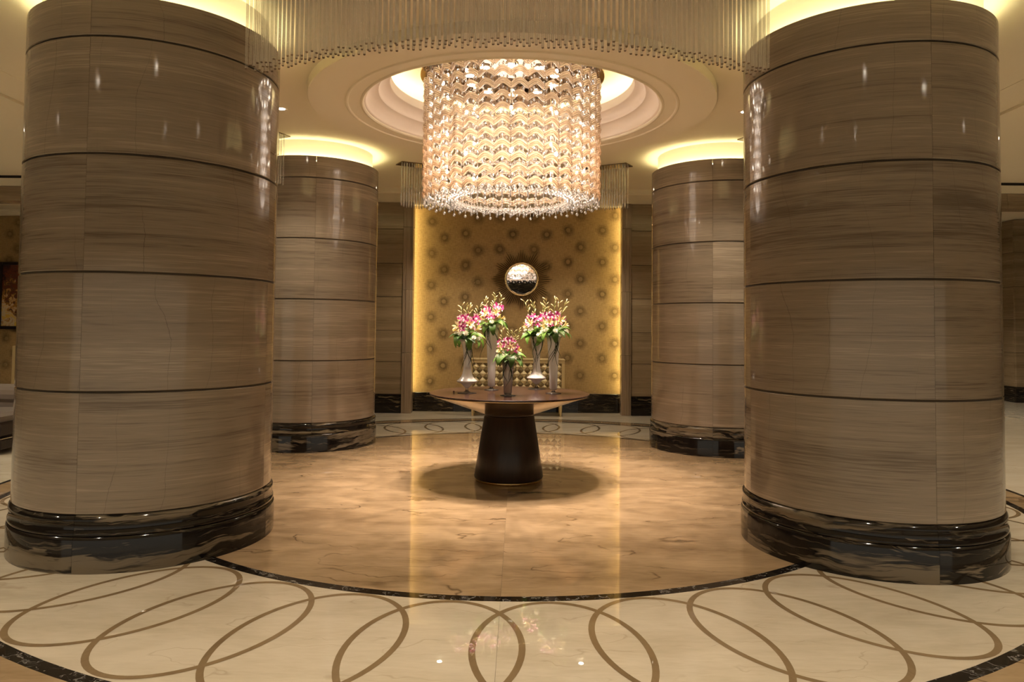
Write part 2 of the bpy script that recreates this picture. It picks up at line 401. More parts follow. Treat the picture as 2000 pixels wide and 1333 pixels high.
def spot(name, parent, loc, energy, color, angle, blend=0.5, size=0.03, target=None):
    l = bpy.data.lights.new(name, 'SPOT'); l.energy = energy; l.color = color; l.spot_size = math.radians(angle); l.spot_blend = blend; l.shadow_soft_size = size
    o = bpy.data.objects.new(name, l); COL.objects.link(o); o.location = loc
    if target is not None: o.rotation_euler = (Vector(target) - Vector(loc)).to_track_quat('-Z', 'Y').to_euler()
    if parent: o.parent = parent
    return o
def point(name, parent, loc, energy, color, size=0.03):
    l = bpy.data.lights.new(name, 'POINT'); l.energy = energy; l.color = color; l.shadow_soft_size = size
    o = bpy.data.objects.new(name, l); COL.objects.link(o); o.location = loc
    if parent: o.parent = parent
    return o

# ================================================================== FLOOR
ZC = 3.38
def ring_sheet(r0, rect, z, mat, name, seg=96, down=False):
    """sheet between a circle of radius r0 and a rectangle"""
    x0, x1, y0, y1 = rect
    angs = sorted(set([2 * PI * i / seg for i in range(seg)] + [math.atan2(y, x) % (2 * PI) for x in (x0, x1) for y in (y0, y1)]))
    V = []; F = []
    for a in angs:
        c, s = math.cos(a), math.sin(a)
        t = min((x1 / c if c > 1e-9 else (x0 / c if c < -1e-9 else 1e9)), (y1 / s if s > 1e-9 else (y0 / s if s < -1e-9 else 1e9)))
        V += [(r0 * c, r0 * s, z), (t * c, t * s, z)]
    n = len(angs)
    for i in range(n):
        j = (i + 1) % n; q = (2 * i, 2 * i + 1, 2 * j + 1, 2 * j); F.append(q[::-1] if down else q)
    return mesh(name, V, F, mat)
floor = tag(obj('floor', ring_sheet(4.302, (-11.5, 11.5, -12.0, 10.0), 0.0, 'cream', 'floor')), 'polished cream marble floor with tan centre disc and black rings', kind='structure')
mb = MB(); mb.box(-11.5, 11.5, -12, 10, -0.12, -0.022); obj('under_slab', mb.mesh('under_slab', 'gap'), floor)
def sector(name, r0, r1, a0, a1, mat, seg=24, z=0.0, th=0.02, gap=0.0006):
    g0 = gap / max(r1, 0.1)
    if r0 < 1e-6:
        V = [(0, 0, z)]; F = []
        for i in range(seg + 1):
            a = a0 + g0 + (a1 - a0 - 2 * g0) * i / seg; V.append((r1 * math.cos(a), r1 * math.sin(a), z))
        for i in range(seg): F.append((0, i + 1, i + 2))
        return mesh(name, V, F, mat)
    m = MB().lathe([(r1 - .0004, z - th), (r1 - .0004, z), (r0 + .0004, z), (r0 + .0004, z - th)], seg, 0, (0, 0), a0 + g0, a1 - g0)
    return m.mesh(name, mat)
for k in range(4):
    obj('centre_slab', sector('centre_slab', 0, 2.80, -PI / 2 + k * PI / 2, k * PI / 2, 'tan', 36), floor)
for k in range(8):
    a = -PI / 2 + k * PI / 4
    obj('black_border', sector('black_border', 2.80, 2.866, a, a + PI / 4, 'black_inlay', 20), floor)
    obj('cream_slab', sector('cream_slab', 2.866, 3.986, a, a + PI / 4, 'cream', 20), floor)
    obj('outer_black_border', sector('outer_black_border', 3.986, 4.052, a, a + PI / 4, 'black_inlay', 20), floor)
    obj('tan_border', sector('tan_border', 4.052, 4.262, a, a + PI / 4, 'tan', 20), floor)
    obj('thin_black_line', sector('thin_black_line', 4.262, 4.301, a, a + PI / 4, 'black_inlay', 20), floor)
def ellipse_ring():
    V = []; F = []; n = 72; ar, at, wd = 0.540, 0.373, 0.0145
    for i in range(n):
        t = 2 * PI * i / n
        x, y = ar * math.cos(t), at * math.sin(t); nx, ny = math.cos(t) / ar, math.sin(t) / at; L = math.hypot(nx, ny); nx /= L; ny /= L
        for s in (-1, 1): V.append((x + s * wd * nx, y + s * wd * ny, 0))
    for i in range(n):
        j = (i + 1) % n; F.append((2 * i, 2 * i + 1, 2 * j + 1, 2 * j))
    return mesh('inlay_ellipse', V, F, 'inlay')
el = ellipse_ring()
for k in range(40):
    a = -PI / 2 + math.radians(4.5 + 9 * k)
    obj('inlay_ellipse', el, floor, (3.424 * math.cos(a), 3.424 * math.sin(a), 0.0006 + 0.0002 * (k % 2)), (0, 0, a))

# ================================================================== CEILING
ceil = tag(obj('ceiling', ring_sheet(1.6, (-4.1, 4.1, -12.0, 3.95), ZC, 'plaster', 'ceiling', down=True)), 'warm plaster ceiling with stepped round recess', kind='structure')
# dropped ring with bead, stepped coves and lit dome
prof_ring = [(1.60, ZC), (1.79, ZC), (1.79, 3.302), (1.785, 3.298), (1.482, 3.298), (1.476, 3.291), (1.466, 3.288), (1.456, 3.291), (1.450, 3.300),
        (1.352, 3.302), (1.345, 3.296), (1.330, 3.294), (1.318, 3.302), (1.318, 3.315)]
prof = [(1.318, 3.315), (1.306, 3.318), (1.300, 3.325)]
def cove(r0, z0, r1, z1, n=7):
    return [(r0 - (r0 - r1) * (1 - math.cos(t * PI / 2 / n)), z0 + (z1 - z0) * math.sin(t * PI / 2 / n)) for t in range(n + 1)]
prof += cove(1.300, 3.326, 1.195, 3.428) + cove(1.192, 3.432, 1.098, 3.512)[0:] + [(1.094, 3.516), (1.088, 3.590), (1.10, 3.596), (1.125, 3.59), (1.13, 3.555), (1.42, 3.555), (1.42, 3.70), (1.30, 3.76), (0.9, 3.80), (0.0, 3.81)]
obj('dropped_ring', autosmooth(MB().lathe(prof_ring, 96).mesh('dropped_ring', 'plaster'), 35), ceil)
obj('stepped_recess', MB().lathe(prof, 96).mesh('stepped_recess', 'plaster_lit', True), ceil)
for m_ in [ceil.children[-1].data]:
    m_.set_sharp_from_angle(angle=math.radians(35)) if hasattr(m_, 'set_sharp_from_angle') else None
obj('recess_light_strip', MB().lathe([(1.19, 3.558), (1.19, 3.566), (1.23, 3.566), (1.23, 3.558)], 64).mesh('recess_light_strip', 'dome_cove'), ceil)
# back bulkhead and side zones
mb = MB(); mb.box(-4.1, 4.1, 3.95, 3.99, 3.325, ZC); mb.box(-4.1, 4.1, 3.97, 4.03, 3.302, 3.325); mb.box(-4.1, 4.1, 4.0, 6.0, 3.315, 3.36)
tag(obj('trim_1', mb.mesh('trim_1', 'plaster')), 'plaster crown moulding before the back wall', kind='structure')
for s in (-1, 1):
    mb = MB()
    xs = sorted((s * 4.1, s * 4.52)); mb.box(xs[0], xs[1], -12, 3.3, ZC - 0.004, ZC + .05)
    xs2 = sorted((s * 4.50, s * 4.56)); mb.box(xs2[0], xs2[1], -12, 3.3, ZC - 0.03, ZC + .05)
    xs = sorted((s * 4.56, s * 11.5)); mb.box(xs[0], xs[1], -12, 3.32, ZC + 0.005, ZC + .06)
    obj('side_ceiling', mb.mesh('side_ceiling', 'plaster'), ceil)
    mb = MB(); xs = sorted((s * 4.3, s * 11.5)); mb.box(xs[0], xs[1], 3.36, 9.6, 3.56, 3.6)
    obj('hall_ceiling', mb.mesh('hall_ceiling', 'plaster'), ceil)
    mb = MB(); mb.box(xs[0], xs[1], 3.335, 3.6, 3.345, 3.60, 1); mb.box(xs[0], xs[1], 3.30, 3.58, 3.240, 3.345, 0)  # upper box: shade of the gap above the fascia painted dark
    h = tag(obj('trim_2' if s < 0 else 'trim_3', mb.mesh('header_fascia', ['plaster', 'gap'])), 'plaster fascia over the %s hall opening' % ('left' if s < 0 else 'right'), kind='structure')
    for k in range(6):
        a0 = xs[0] + (xs[1] - xs[0]) * k / 6; a1 = xs[0] + (xs[1] - xs[0]) * (k + 1) / 6
        for z0, z1, yo in ((3.032, 3.131, 0.0), (3.133, 3.238, 0.012)):
            obj('header_stone', MB().bbox(a0 + .001, a1 - .001, 3.31 + yo, 3.57, z0, z1, .003).mesh('header_stone', 'stone_wall'), h)

# ================================================================== WALLS
wall = thing('wall_back', 'stone clad back wall with gold wallpaper niche', None); wall['kind'] = 'structure'
def slabs(parent, x0, x1, y, zs, mat, nx=1, th=0.03, name='stone_slab'):
    for i in range(len(zs) - 1):
        for k in range(nx):
            a0 = x0 + (x1 - x0) * k / nx; a1 = x0 + (x1 - x0) * (k + 1) / nx
            obj(name, MB().bbox(a0 + .002, a1 - .002, -th, 0, zs[i] + .003, zs[i + 1] - .003, .003).mesh(name, mat), parent, (0, y, 0))
ZW = [0.292, 0.80, 1.29, 1.82, 2.35, 2.89, 3.36]
slabs(wall, -4.5, -1.752, 4.85, ZW, 'stone_wall', 3)
slabs(wall, 1.835, 4.5, 4.85, ZW, 'stone_wall', 3)
obj('backing', MB().box(-4.5, -1.75, 4.85, 4.9, 0, 3.4).box(1.835, 4.5, 4.85, 4.9, 0, 3.4).mesh('backing', 'gap'), wall)
for (a, b_) in ((-1.752, -1.592), (1.683, 1.835)):
    zz = [0.0, 0.94, 1.93, 2.92, 3.36]
    w3 = (b_ - a) / 8
    for i in range(4):
        o = obj('pilaster_block', MB().bbox(a + .001, b_ - .001, -.075, .10, zz[i] + .001, zz[i + 1] - .001, .004).bbox(a + 2.6 * w3, b_ - 1.6 * w3, -.088, -.07, zz[i] + .001, zz[i + 1] - .001, .004).mesh('pilaster_block', 'stone_vert'), wall, (0, 4.87, 0))
# niche: wallpapered back with hidden light strips on either side
obj('wallpaper_panel', MB().box(-1.95, 2.03, 0, 0.03, 0.302, 3.40).mesh('wallpaper_panel', 'wallpaper'), wall, (0, 5.15, 0))
pap = wall.children[-1]
obj('niche_return', MB().box(-1.96, -1.93, 4.97, 5.18, 0, 3.4).mesh('niche_return', 'stone_vert'), wall)
obj('niche_return', MB().box(2.01, 2.04, 4.97, 5.18, 0, 3.4).mesh('niche_return', 'stone_vert'), wall)
for x in (-1.70, 1.79):
    obj('niche_light_strip', MB().box(x - .012, x + .012, 4.985, 4.995, 0.32, 3.3).mesh('niche_light_strip', 'niche_strip'), wall)
bmesh_ = []
def burst_meshes():
    V = [(0, 0, 0)]; F = []; n = 24
    for i in range(n): V.append((.125 * math.cos(2 * PI * i / n), 0, .125 * math.sin(2 * PI * i / n)))
    for i in range(n): F.append((0, 1 + i, 1 + (i + 1) % n))
    a = mesh('sunburst_print', V, F, 'burst')
    V = []; F = []
    for r, y in ((.036, 0), (.031, -.002), (0.012, -.003)):
        for i in range(14): V.append((r * math.cos(2 * PI * i / 14), y, r * math.sin(2 * PI * i / 14)))
    for k in range(2):
        for i in range(14): F.append((k * 14 + i, k * 14 + (i + 1) % 14, (k + 1) * 14 + (i + 1) % 14, (k + 1) * 14 + i))
    F.append(tuple(28 + i for i in range(14)))
    b = mesh('motif_button', V, F, 'button'); return a, b
bm_a, bm_b = burst_meshes()
def motifs(panel, pts):
    for x, z in pts:
        o = obj('sunburst_motif', bm_a, panel, (x, -.0012, z)); obj('motif_button', bm_b, o, (0, -.0006, 0))
# columns of motifs measured on the wallpaper
PX = 0.00829
def mx(px): return -1.525 + (px - 820) * PX
def mz(py): return 2.135 - (py - 546) * PX
pts = []
for x, y0 in ((842, 434), (866.5, 466), (908, 457), (932.5, 427.5), (975, 425), (1000, 458), (1042, 425), (1066, 458), (1108, 449), (1132.5, 420), (1175, 449), (1199.5, 420)):
    for k in range(-2, 6):
        z = mz(y0 + 62.4 * k)
        if 0.42 < z < 3.3: pts.append((mx(x), z))
motifs(pap, pts)
bb = tag(thing('baseboard_back', None, None), 'black marble baseboard along the back wall', kind='structure')
for x0, x1, y, nz in ((-4.5, -1.754, 4.845, 3), (1.837, 4.5, 4.845, 3), (-1.93, 2.01, 5.145, 4)):
    for k in range(nz):
        a0 = x0 + (x1 - x0) * k / nz; a1 = x0 + (x1 - x0) * (k + 1) / nz
        obj('base_slab', MB().bbox(a0 + .0008, a1 - .0008, -.05, 0, 0.0, 0.29 if y < 5 else .302, .004).mesh('base_slab', 'black_wall'), bb, (0, y, 0))
# halls beside: returns, end walls, pier, room behind the camera
for s, nm in ((-1, 'wall_left_return'), (1, 'wall_right_return')):
    xs = sorted((s * 4.3, s * 4.5)); tag(obj(nm, MB().box(xs[0], xs[1], 3.4, 9.6, 0, 3.58).mesh(nm, 'stone_wall')), 'stone return wall beside the hall', kind='structure')
wl = tag(obj('wall_left_hall', MB().box(-11.5, -4.4, 0, .1, 0.14, 3.58).mesh('wall_left_hall', 'wallpaper'), None, (0, 7.6, 0)), 'gold wallpapered end wall of the left hall', kind='structure')
pts = []
for k in range(-1, 6):
    for x, z in ((-9.83, 3.34), (-9.99, 3.11), (-10.32, 3.2), (-9.6, 3.1), (-10.5, 3.36)):
        zz = z - 0.516 * k
        if 0.3 < zz < 3.45: pts.append((x, zz))
motifs(wl, pts)
tag(obj('baseboard_left_hall', MB().bbox(-11.5, -4.4, 7.54, 7.6, 0, .14, .005).mesh('baseboard_left_hall', 'black_wall')), 'black marble baseboard below the hall wallpaper', kind='structure')
mb = MB(); mb.box(-11.5, -4.4, 7.45, 7.62, 3.47, 3.56); mb.box(-11.5, -4.4, 7.35, 7.5, 3.52, 3.56)
tag(obj('trim_4', mb.mesh('trim_4', 'plaster')), 'plaster cornice above the hall wallpaper', kind='structure')
pier = thing('wall_right_pier', 'stone clad pier with black marble base at the right edge', None); pier['kind'] = 'structure'
zz = [0.30, 0.96, 1.60, 2.24, 2.91, 3.55]
for i in range(5):
    obj('stone_slab', MB().bbox(9.68, 11.5, 7.55, 7.60, zz[i] + .003, zz[i + 1] - .003, .003).mesh('stone_slab', 'stone_wall'), pier)
    obj('stone_slab', MB().bbox(9.68, 9.73, 7.602, 9.6, zz[i] + .003, zz[i + 1] - .003, .003).mesh('stone_slab', 'stone_wall'), pier)
obj('base_slab', MB().bbox(9.672, 11.5, 7.542, 7.6, 0, .296, .004).mesh('base_slab', 'black_wall'), pier)
obj('base_slab', MB().bbox(9.672, 9.73, 7.602, 9.6, 0, .296, .004).mesh('base_slab', 'black_wall'), pier)
obj('backing', MB().box(9.69, 11.5, 7.56, 9.6, 0, 3.55).mesh('backing', 'gap'), pier)
for nm, b_ in (('wall_right_hall', (4.4, 11.5, 9.6, 9.7)), ('wall_left', (-11.6, -11.5, -12, 10)), ('wall_right', (11.5, 11.6, -12, 10))):
    tag(obj(nm, MB().box(*b_, 0, 3.62).mesh(nm, 'stone_wall')), 'plain stone clad lobby wall', kind='structure')

tag(obj('wall_front_added', MB().box(-11.5, 11.5, -12.3, -12.0, 2.40, 3.62).mesh('wall_front_added', 'black_wall')), 'dark header added behind the camera to darken the mirror reflection', kind='structure')  # unseen header, added to darken what the wall mirror reflects
# ================================================================== COLUMNS
RS, RB = 0.7417, 0.763
ZJ = [0.312, 0.975, 1.637, 2.295, 2.955, 3.19]
def column_meshes():
    out = []
    g0 = 0.0008 / RS
    for i in range(5):
        z0, z1 = ZJ[i] + (0.0055 if i else 0.001), ZJ[i + 1] - (0.0055 if i < 4 else 0.0)
        c = 0.004
        p = [(RS - .035, z0), (RS - c, z0), (RS, z0 + c), (RS, z1 - c), (RS - c, z1), (RS - .035, z1)]
        # turn outward
        m = MB().lathe(p, 22, 0, (0, 0), g0, PI / 2 - g0, caps=True, closed=True)
        out.append(autosmooth(m.mesh('stone_panel', 'stone')))
    lo = [(RB - .05, 0), (RB, 0), (RB, .176), (RB - .003, .186), (RB - .010, .194), (RB - .05, .194)]
    up = [(RB - .05, .196), (RB - .012, .196), (RB - .006, .202), (RB - .006, .216), (RB - .012, .222), (RB - .0125, .268), (RB - .009, .276), (RB - .0105, .290), (RB - .018, .300), (RB - .026, .309), (RB - .06, .311)]
    out.append(MB().lathe(lo, 26, 0, (0, 0), g0, PI / 2 - g0, caps=True, closed=True).mesh('plinth_block', 'black'))
    autosmooth(out[-1])
    out.append(MB().lathe(up, 26, 0, (0, 0), g0, PI / 2 - g0, caps=True, closed=True).mesh('plinth_moulding', 'black'))
    autosmooth(out[-1], 50)
    out.append(MB().lathe([(RS - .012, 0.02), (RS - .012, 3.13), (0.66, 3.13)], 64).mesh('core', 'joint', True))
    out.append(MB().lathe([(0.668, 3.12), (0.668, ZC - .004), (0.674, ZC + .002)], 72).mesh('cap_drum', 'plaster', True))
    out.append(MB().lathe([(0.672, 3.140), (0.672, 3.152), (0.700, 3.152), (0.700, 3.140)], 48).mesh('cove_light', 'cove'))
    return out
cm = column_meshes()
for (x, y, rz, lab) in ((-2.2906, -1.8037, -2.0, 'large near left round column of wood-grain marble on black marble base'),
                        (2.3099, -1.7936, 2.0, 'large near right round column of wood-grain marble on black marble base'),
                        (-2.3479, 1.9433, 17.5, 'farther left round marble column beside the stone back wall'),
                        (2.3765, 1.9424, -18.0, 'farther right round marble column beside the stone back wall')):
    t = thing('marble_column', lab, 'column', (x, y, 0), math.radians(rz), 'round marble columns')
    for k in range(4):
        for i in range(5): obj('stone_panel', cm[i], t, (0, 0, 0), (0, 0, k * PI / 2))
        obj('plinth_block', cm[5], t, (0, 0, 0), (0, 0, k * PI / 2)); obj('plinth_moulding', cm[6], t, (0, 0, 0), (0, 0, k * PI / 2))
    obj('core', cm[7], t); obj('cap_drum', cm[8], t); obj('cove_light', cm[9], t)

# ================================================================== GLASS ROD FIXTURES
ROD_L = 0.525
def rod_mesh(L):
    m = MB(); r = 0.0078
    m.lathe([(r, -L + .004), (r, 0.0)], 8); m.lathe([(r * .45, -L), (r * .8, -L), (r, -L + .004)], 8, 1)
    return m.mesh('glass_rod', ['rod', 'plate'], True)
rm = [rod_mesh(ROD_L), rod_mesh(ROD_L * .985), rod_mesh(ROD_L * 1.012)]
ZP = ZC - 0.012
def rod_arc(label, a_mid, half, n, rows):
    t = thing('glass_rod_pendant', label, 'pendant', (0, 0, 0), 0, 'curved glass rod pendants')
    t.location = (0, 0, ZP)
    m = MB().lathe([(2.645, 0.012), (2.645, 0.0), (2.855, 0.0), (2.855, 0.012)], 40, 0, (0, 0), a_mid - half - .012, a_mid + half + .012, caps=True, closed=True)
    obj('ceiling_plate', m.mesh('ceiling_plate', 'plate'), t)
    r2 = random.Random(int(a_mid * 100))
    for j, R in enumerate(rows):
        for k in range(n):
            a = a_mid - half + 2 * half * (k + 0.5 * (j % 2) + 0.25 + r2.uniform(-.06, .06)) / n
            obj('glass_rod', r2.choice(rm), t, (R * math.cos(a), R * math.sin(a), 0.0), (r2.uniform(-.006, .006), r2.uniform(-.006, .006), r2.uniform(0, 3)))
    return t
rod_arc('curved curtain of clear glass rods overhead between the two near columns', -PI / 2, math.radians(33), 95, (2.70, 2.75, 2.80))
rod_arc('curved curtain of clear glass rods behind the chandelier before the niche', PI / 2, math.radians(30.5), 88, (2.70, 2.75, 2.80))
rod_arc('curved curtain of clear glass rods beside the near left column', PI, math.radians(25), 60, (2.70, 2.75, 2.80))
rod_arc('curved curtain of clear glass rods mostly hidden by the near right column', 0.0, math.radians(25), 60, (2.70, 2.75, 2.80))

# ================================================================== CHANDELIER
ch = thing('crystal_chandelier', 'large drum chandelier of wavy amber and clear glass over the round table', 'chandelier', (0, 0, 0))
RC = 0.787
NP, PITCH, NROW = 36, 0.099, 11
ZT = 2.498 + 0.099 * 10 + 0.022
obj('ceiling_plate', MB().lathe([(0, 3.622), (0.83, 3.622), (0.835, 3.614), (0.83, 3.606), (0.0, 3.606)], 72).mesh('ceiling_plate', 'bronze_mirror'), ch)
obj('plate_stem', MB().lathe([(0.30, 3.622), (0.30, 3.81)], 32).mesh('plate_stem', 'bronze_mirror', True), ch)
def wave_piece(mat, n_tube=3, R=RC):
    """three wavy glass tubes cast together, one hump long"""
    m = MB(); n = 12; amp = 0.0175; da = 2 * PI / NP; tr = 0.0098
    for q in range(n_tube):
        pts = []
        for i in range(n + 1):
            s = -0.5 + i / n; a = s * da
            z = amp * (.7 * (2 * math.cos(PI * s) - 1) + .3 * math.cos(2 * PI * s)) + (q - (n_tube - 1) / 2) * tr * 1.82
            rr = R + 0.010 * math.cos(2 * PI * s) - .004 * abs(q - 1)
            pts.append((rr * math.cos(a), rr * math.sin(a), z))
        m.tube(pts, tr, 6)
    return m.v, m.f, m.mesh('glass_wave', mat, True)
wV, wF, w_amber = wave_piece('amber'); _, _, w_clear = wave_piece('crystal', 2)
allp = []
for row in range(NROW):
    for k in range(NP):
        a = 2 * PI * (k + 0.0) / NP + PI / 36
        allp.append((math.sin(a), row, a))
allp.sort(key=lambda q: (q[0], q[1]))
rest = MB()
for i, (s_, row, a) in enumerate(allp):
    z = ZT - PITCH * row; clear = row >= NROW - 1 and s_ > 0.05
    if i < 300:
        o = obj('glass_wave', w_clear if clear else w_amber, ch, (0, 0, z), (0, 0, a))
    else:
        c, s = math.cos(a), math.sin(a)
        rest.add([(x * c - y * s, x * s + y * c, zz_ + z) for x, y, zz_ in wV], wF, 1 if clear else 0)
o = obj('glass_waves', rest.mesh('glass_waves', ['amber', 'crystal'], True), ch); o['kind'] = 'stuff'
# clear bead strings behind the waves
def bead_string(z0, z1, step, r):
    m = MB(); z = z0; i = 0
    while z > z1:
        m.octa((0, 0, z), r * (1.0 if i % 2 else 0.75), step * .42); z -= step; i += 1
    return m.mesh('bead_string', 'crystal')
bs = bead_string(3.57, 2.49, 0.0495, 0.0125)
for k in range(48):
    a = 2 * PI * (k + .2) / 48
    obj('bead_string', bs, ch, (0.655 * math.cos(a), 0.655 * math.sin(a), 0), (0, 0, a))
for k in range(72):
    a = 2 * PI * (k + .5) / 72
    obj('bead_string', bs, ch, (0.748 * math.cos(a), 0.748 * math.sin(a), 0), (0, 0, a))
# inner cylinder of clear rods with bright crystal ring at its foot
ir = MB().lathe([(0.0, 2.435), (.0045, 2.435), (.006, 2.44), (.006, 2.50)], 6).mesh('inner_rod', 'clear', True)
for k in range(48):
    a = 2 * PI * k / 48; obj('inner_rod', ir, ch, (.553 * math.cos(a), .553 * math.sin(a), 0))
m = MB()
for k in range(96):
    a = 2 * PI * k / 96; m.octa((.553 * math.cos(a), .553 * math.sin(a), 2.495 + .012 * (k % 2)), .017, .024)
for k in range(80):
    a = 2 * PI * k / 80; m.octa((.50 * math.cos(a), .50 * math.sin(a), 2.50), .015, .02)
obj('crystal_ring', m.mesh('crystal_ring', 'crystal'), ch)
drop = MB().ball((0, 0, 0), .0155, 8, 6).tube([(0, 0, .014), (0, 0, .05)], .0035, 5).mesh('crystal_drop', 'crystal', True)
for k in range(72):
    a = 2 * PI * (k + .25) / 72
    obj('crystal_drop', drop, ch, (.782 * math.cos(a), .782 * math.sin(a), 2.462 + .012 * math.cos(PI * k)))
for k in range(54):
    a = 2 * PI * (k + .5) / 54
    obj('crystal_drop', drop, ch, (.68 * math.cos(a), .68 * math.sin(a), 2.488 + .016 * (k % 2)))
    obj('crystal_drop', drop, ch, (.62 * math.cos(a + .05), .62 * math.sin(a + .05), 2.505 + .012 * (k % 2)))
# lamps on the plate and bulbs inside
lm = MB().lathe([(0, 3.598), (.035, 3.598), (.042, 3.602)], 16).mesh('lamp_lens', 'lamp')
lr = MB().lathe([(.042, 3.606), (.042, 3.596), (.055, 3.594), (.058, 3.606)], 20).mesh('plate_lamp', 'chrome')
for k in range(10):
    a = PI / 2 + 2 * PI * k / 10; x, y = .40 * math.cos(a), .40 * math.sin(a)
    o = obj('plate_lamp', lr, ch, (x, y, 0)); obj('lamp_lens', lm, o)
    spot('plate_lamp_light', ch, (x, y, 3.58), L_CHAND_DOWN, PINKISH, 86, 0.7, 0.012)
bl = MB().ball((0, 0, 0), .014, 10, 6, 0, 1.4).mesh('bulb', 'bulb', True)
bh = MB().lathe([(.012, .03), (.014, .09), (.008, .10), (.006, .16)], 8).mesh('bulb_socket', 'chrome', True)
for k in range(10):
    a = -PI / 2 + 2 * PI * k / 10 + 0.0
    for z in (3.50, 3.15, 2.80):
        rr = .64
        o = obj('bulb_socket', bh, ch, (rr * math.cos(a), rr * math.sin(a), z)); obj('bulb', bl, o)
for z in (3.42, 3.10, 2.78): point('bulb_light', ch, (0, 0, z), L_CHAND_IN, PINKISH, 0.30)

# ================================================================== DOWNLIGHTS
dt = MB().lathe([(.036, .006), (.036, -.005), (.056, -.007), (.062, .0)], 24).mesh('trim_ring', 'plaster')
dl = MB().lathe([(0, -.004), (.036, -.003)], 20).mesh('lens', 'lamp')
def downlight(x, y, z, energy, angle, label, color=WARM, blend=.6):
    t = thing('recessed_downlight', label, 'downlight', (x, y, z), 0, 'recessed downlights')
    obj('trim_ring', dt, t); obj('lens', dl, t)
    spot('downlight_beam', t, (0, 0, -.02), energy, color, angle, blend, 0.04)
downlight(-2.16, 0.17, ZC, L_DOWN_NEAR * 1.0, 120, 'small bright downlight in the ceiling beside the near left column')
downlight(2.16, 0.17, ZC, L_DOWN_NEAR * 1.0, 120, 'small downlight hidden by the near right column')
for x in (-1.0, 1.0): downlight(x, 3.88, ZC, L_DOWN_NEAR * 1.05, 100, 'small downlight in the ceiling above the %s of the niche' % ('left side' if x < 0 else 'right side'))
for x, y, e, wh in ((-1.3, -4.1, 1.3, 'left of the camera axis'), (1.3, -4.1, 1.3, 'right of the camera axis'), (0, -5.6, 1.3, 'just before the camera'),
                    (-3.3, -4.6, 1.0, 'added to light the near left column'), (3.3, -4.6, 1.0, 'added to light the near right column'), (-2.2, -8.5, 1.0, 'behind the camera on the left'), (2.2, -8.5, 1.0, 'behind the camera on the right')):  # unseen pair in front of the near columns, added to light their faces
    downlight(x, y, ZC, L_DOWN_NEAR * e, 95, 'recessed downlight in the foyer ceiling ' + wh)
for s, sd in ((-1, 'left'), (1, 'right')):
    for y, wh in ((-4.0, 'near'), (0.3, 'middle')):
        downlight(s * 5.9, y, ZC + .005, L_HALL, 120, 'recessed downlight in the %s part of the %s side ceiling' % (wh, sd))
    downlight(s * 7.2, 5.9, 3.56, L_HALL, 120, 'recessed downlight at the far end of the %s hall' % sd)

# ================================================================== TABLE
tb = thing('pedestal_table', 'round dark wood pedestal table with conical underside under the chandelier', 'table', (0, 0, 0))
obj('table_top', MB().lathe([(0, .770), (.706, .770), (.712, .767), (.712, .757), (.700, .752), (0, .752)], 96).mesh('table_top', 'wood_top'), tb)
obj('top_underside', MB().lathe([(.700, .7515), (.22, .583), (0.15, .583)], 80).mesh('top_underside', 'underside', True), tb)
obj('edge_strip', MB().lathe([(.7005, .753), (.703, .7505), (.698, .747)], 80).mesh('edge_strip', 'gold_bright', True), tb)
obj('neck', MB().lathe([(.205, .70), (.205, .60), (.214, .585), (.214, .574), (.20, .570)], 64).mesh('neck', 'wood_dark', True), tb)
obj('pedestal', MB().lathe([(0.0, .572), (.218, .572), (.223, .568), (.307, .034), (.303, .024), (0, .024)], 72).mesh('pedestal', 'wood_dark', True), tb)
obj('foot_ring', MB().lathe([(.292, .026), (.297, .024), (.297, .002), (.29, 0)], 72).mesh('foot_ring', 'brass', True), tb)
tag(obj('fallen_berry', MB().ball((0, 0, 0.008), .0085, 8, 6).mesh('fallen_berry', 'berry', True), None, (-.493, -.055, .770)), 'tiny dark red berry lying on the table top', 'berry')

# ================================================================== VASES
def vase(loc, kind, h, label, mat='milk'):
    t = thing('glass_vase', label, 'vase', loc, 0, 'tall vases on the table')
    foot = {'bell': .085, 'cone': .070, 'short': .066}[kind]
    if kind == 'bell':
        obj('foot', MB().lathe([(0, 0), (foot, 0), (foot, .003), (.03, .010), (.013, .022), (.011, .040), (.016, .048), (.0, .05)], 32).mesh('foot', 'clear', True), t)
        p = [(0, .045), (.018, .047), (.034, .062), (.050, .082), (.085, .096), (.092, .103), (.090, .110), (.074, .122), (.055, .142), (.043, .170), (.036, .205), (.0315, .25), (.032, .31), (.038, .37), (.047, .42), (.060, h - .025), (.078, h), (.074, h - .002), (.056, h - .028), (.0, h - .05)]
    elif kind == 'cone':
        obj('foot', MB().lathe([(0, 0), (foot, 0), (foot, .003), (.032, .010), (.016, .020), (.014, .028), (.03, .036), (0, .04)], 32).mesh('foot', 'clear', True), t)
        p = [(0, .033), (.030, .034), (.034, .045), (.038, h * .35), (.046, h * .65), (.056, h * .88), (.066, h), (.062, h - .002), (.052, h * .88), (0, h * .8)]
    else:
        obj('foot', MB().lathe([(0, 0), (foot, 0), (foot, .003), (.036, .008), (.030, .013), (.0, .016)], 32).mesh('foot', 'clear', True), t)
        p = [(0, .013), (.032, .015), (.036, .03), (.042, h * .5), (.050, h * .85), (.057, h), (.053, h - .002), (.046, h * .85), (0, h * .78)]
    obj('body', MB().lathe(p, 36).mesh('body', mat, True), t)
    return t
VP = [((-.375, -.079, .77), 'bell', .475, 'milky vase with a wide bell bulb at the left of the table'),
      ((-.172, .262, .77), 'cone', .585, 'tall slim milky trumpet vase at the back left of the table'),
      ((-.010, -.279, .77), 'short', .302, 'short smoky glass vase at the front of the table'),
      ((.251, .426, .77), 'bell', .50, 'milky vase with a wide bell bulb at the back right of the table'),
      ((.390, -.040, .77), 'cone', .515, 'tall milky trumpet vase at the right of the table')]
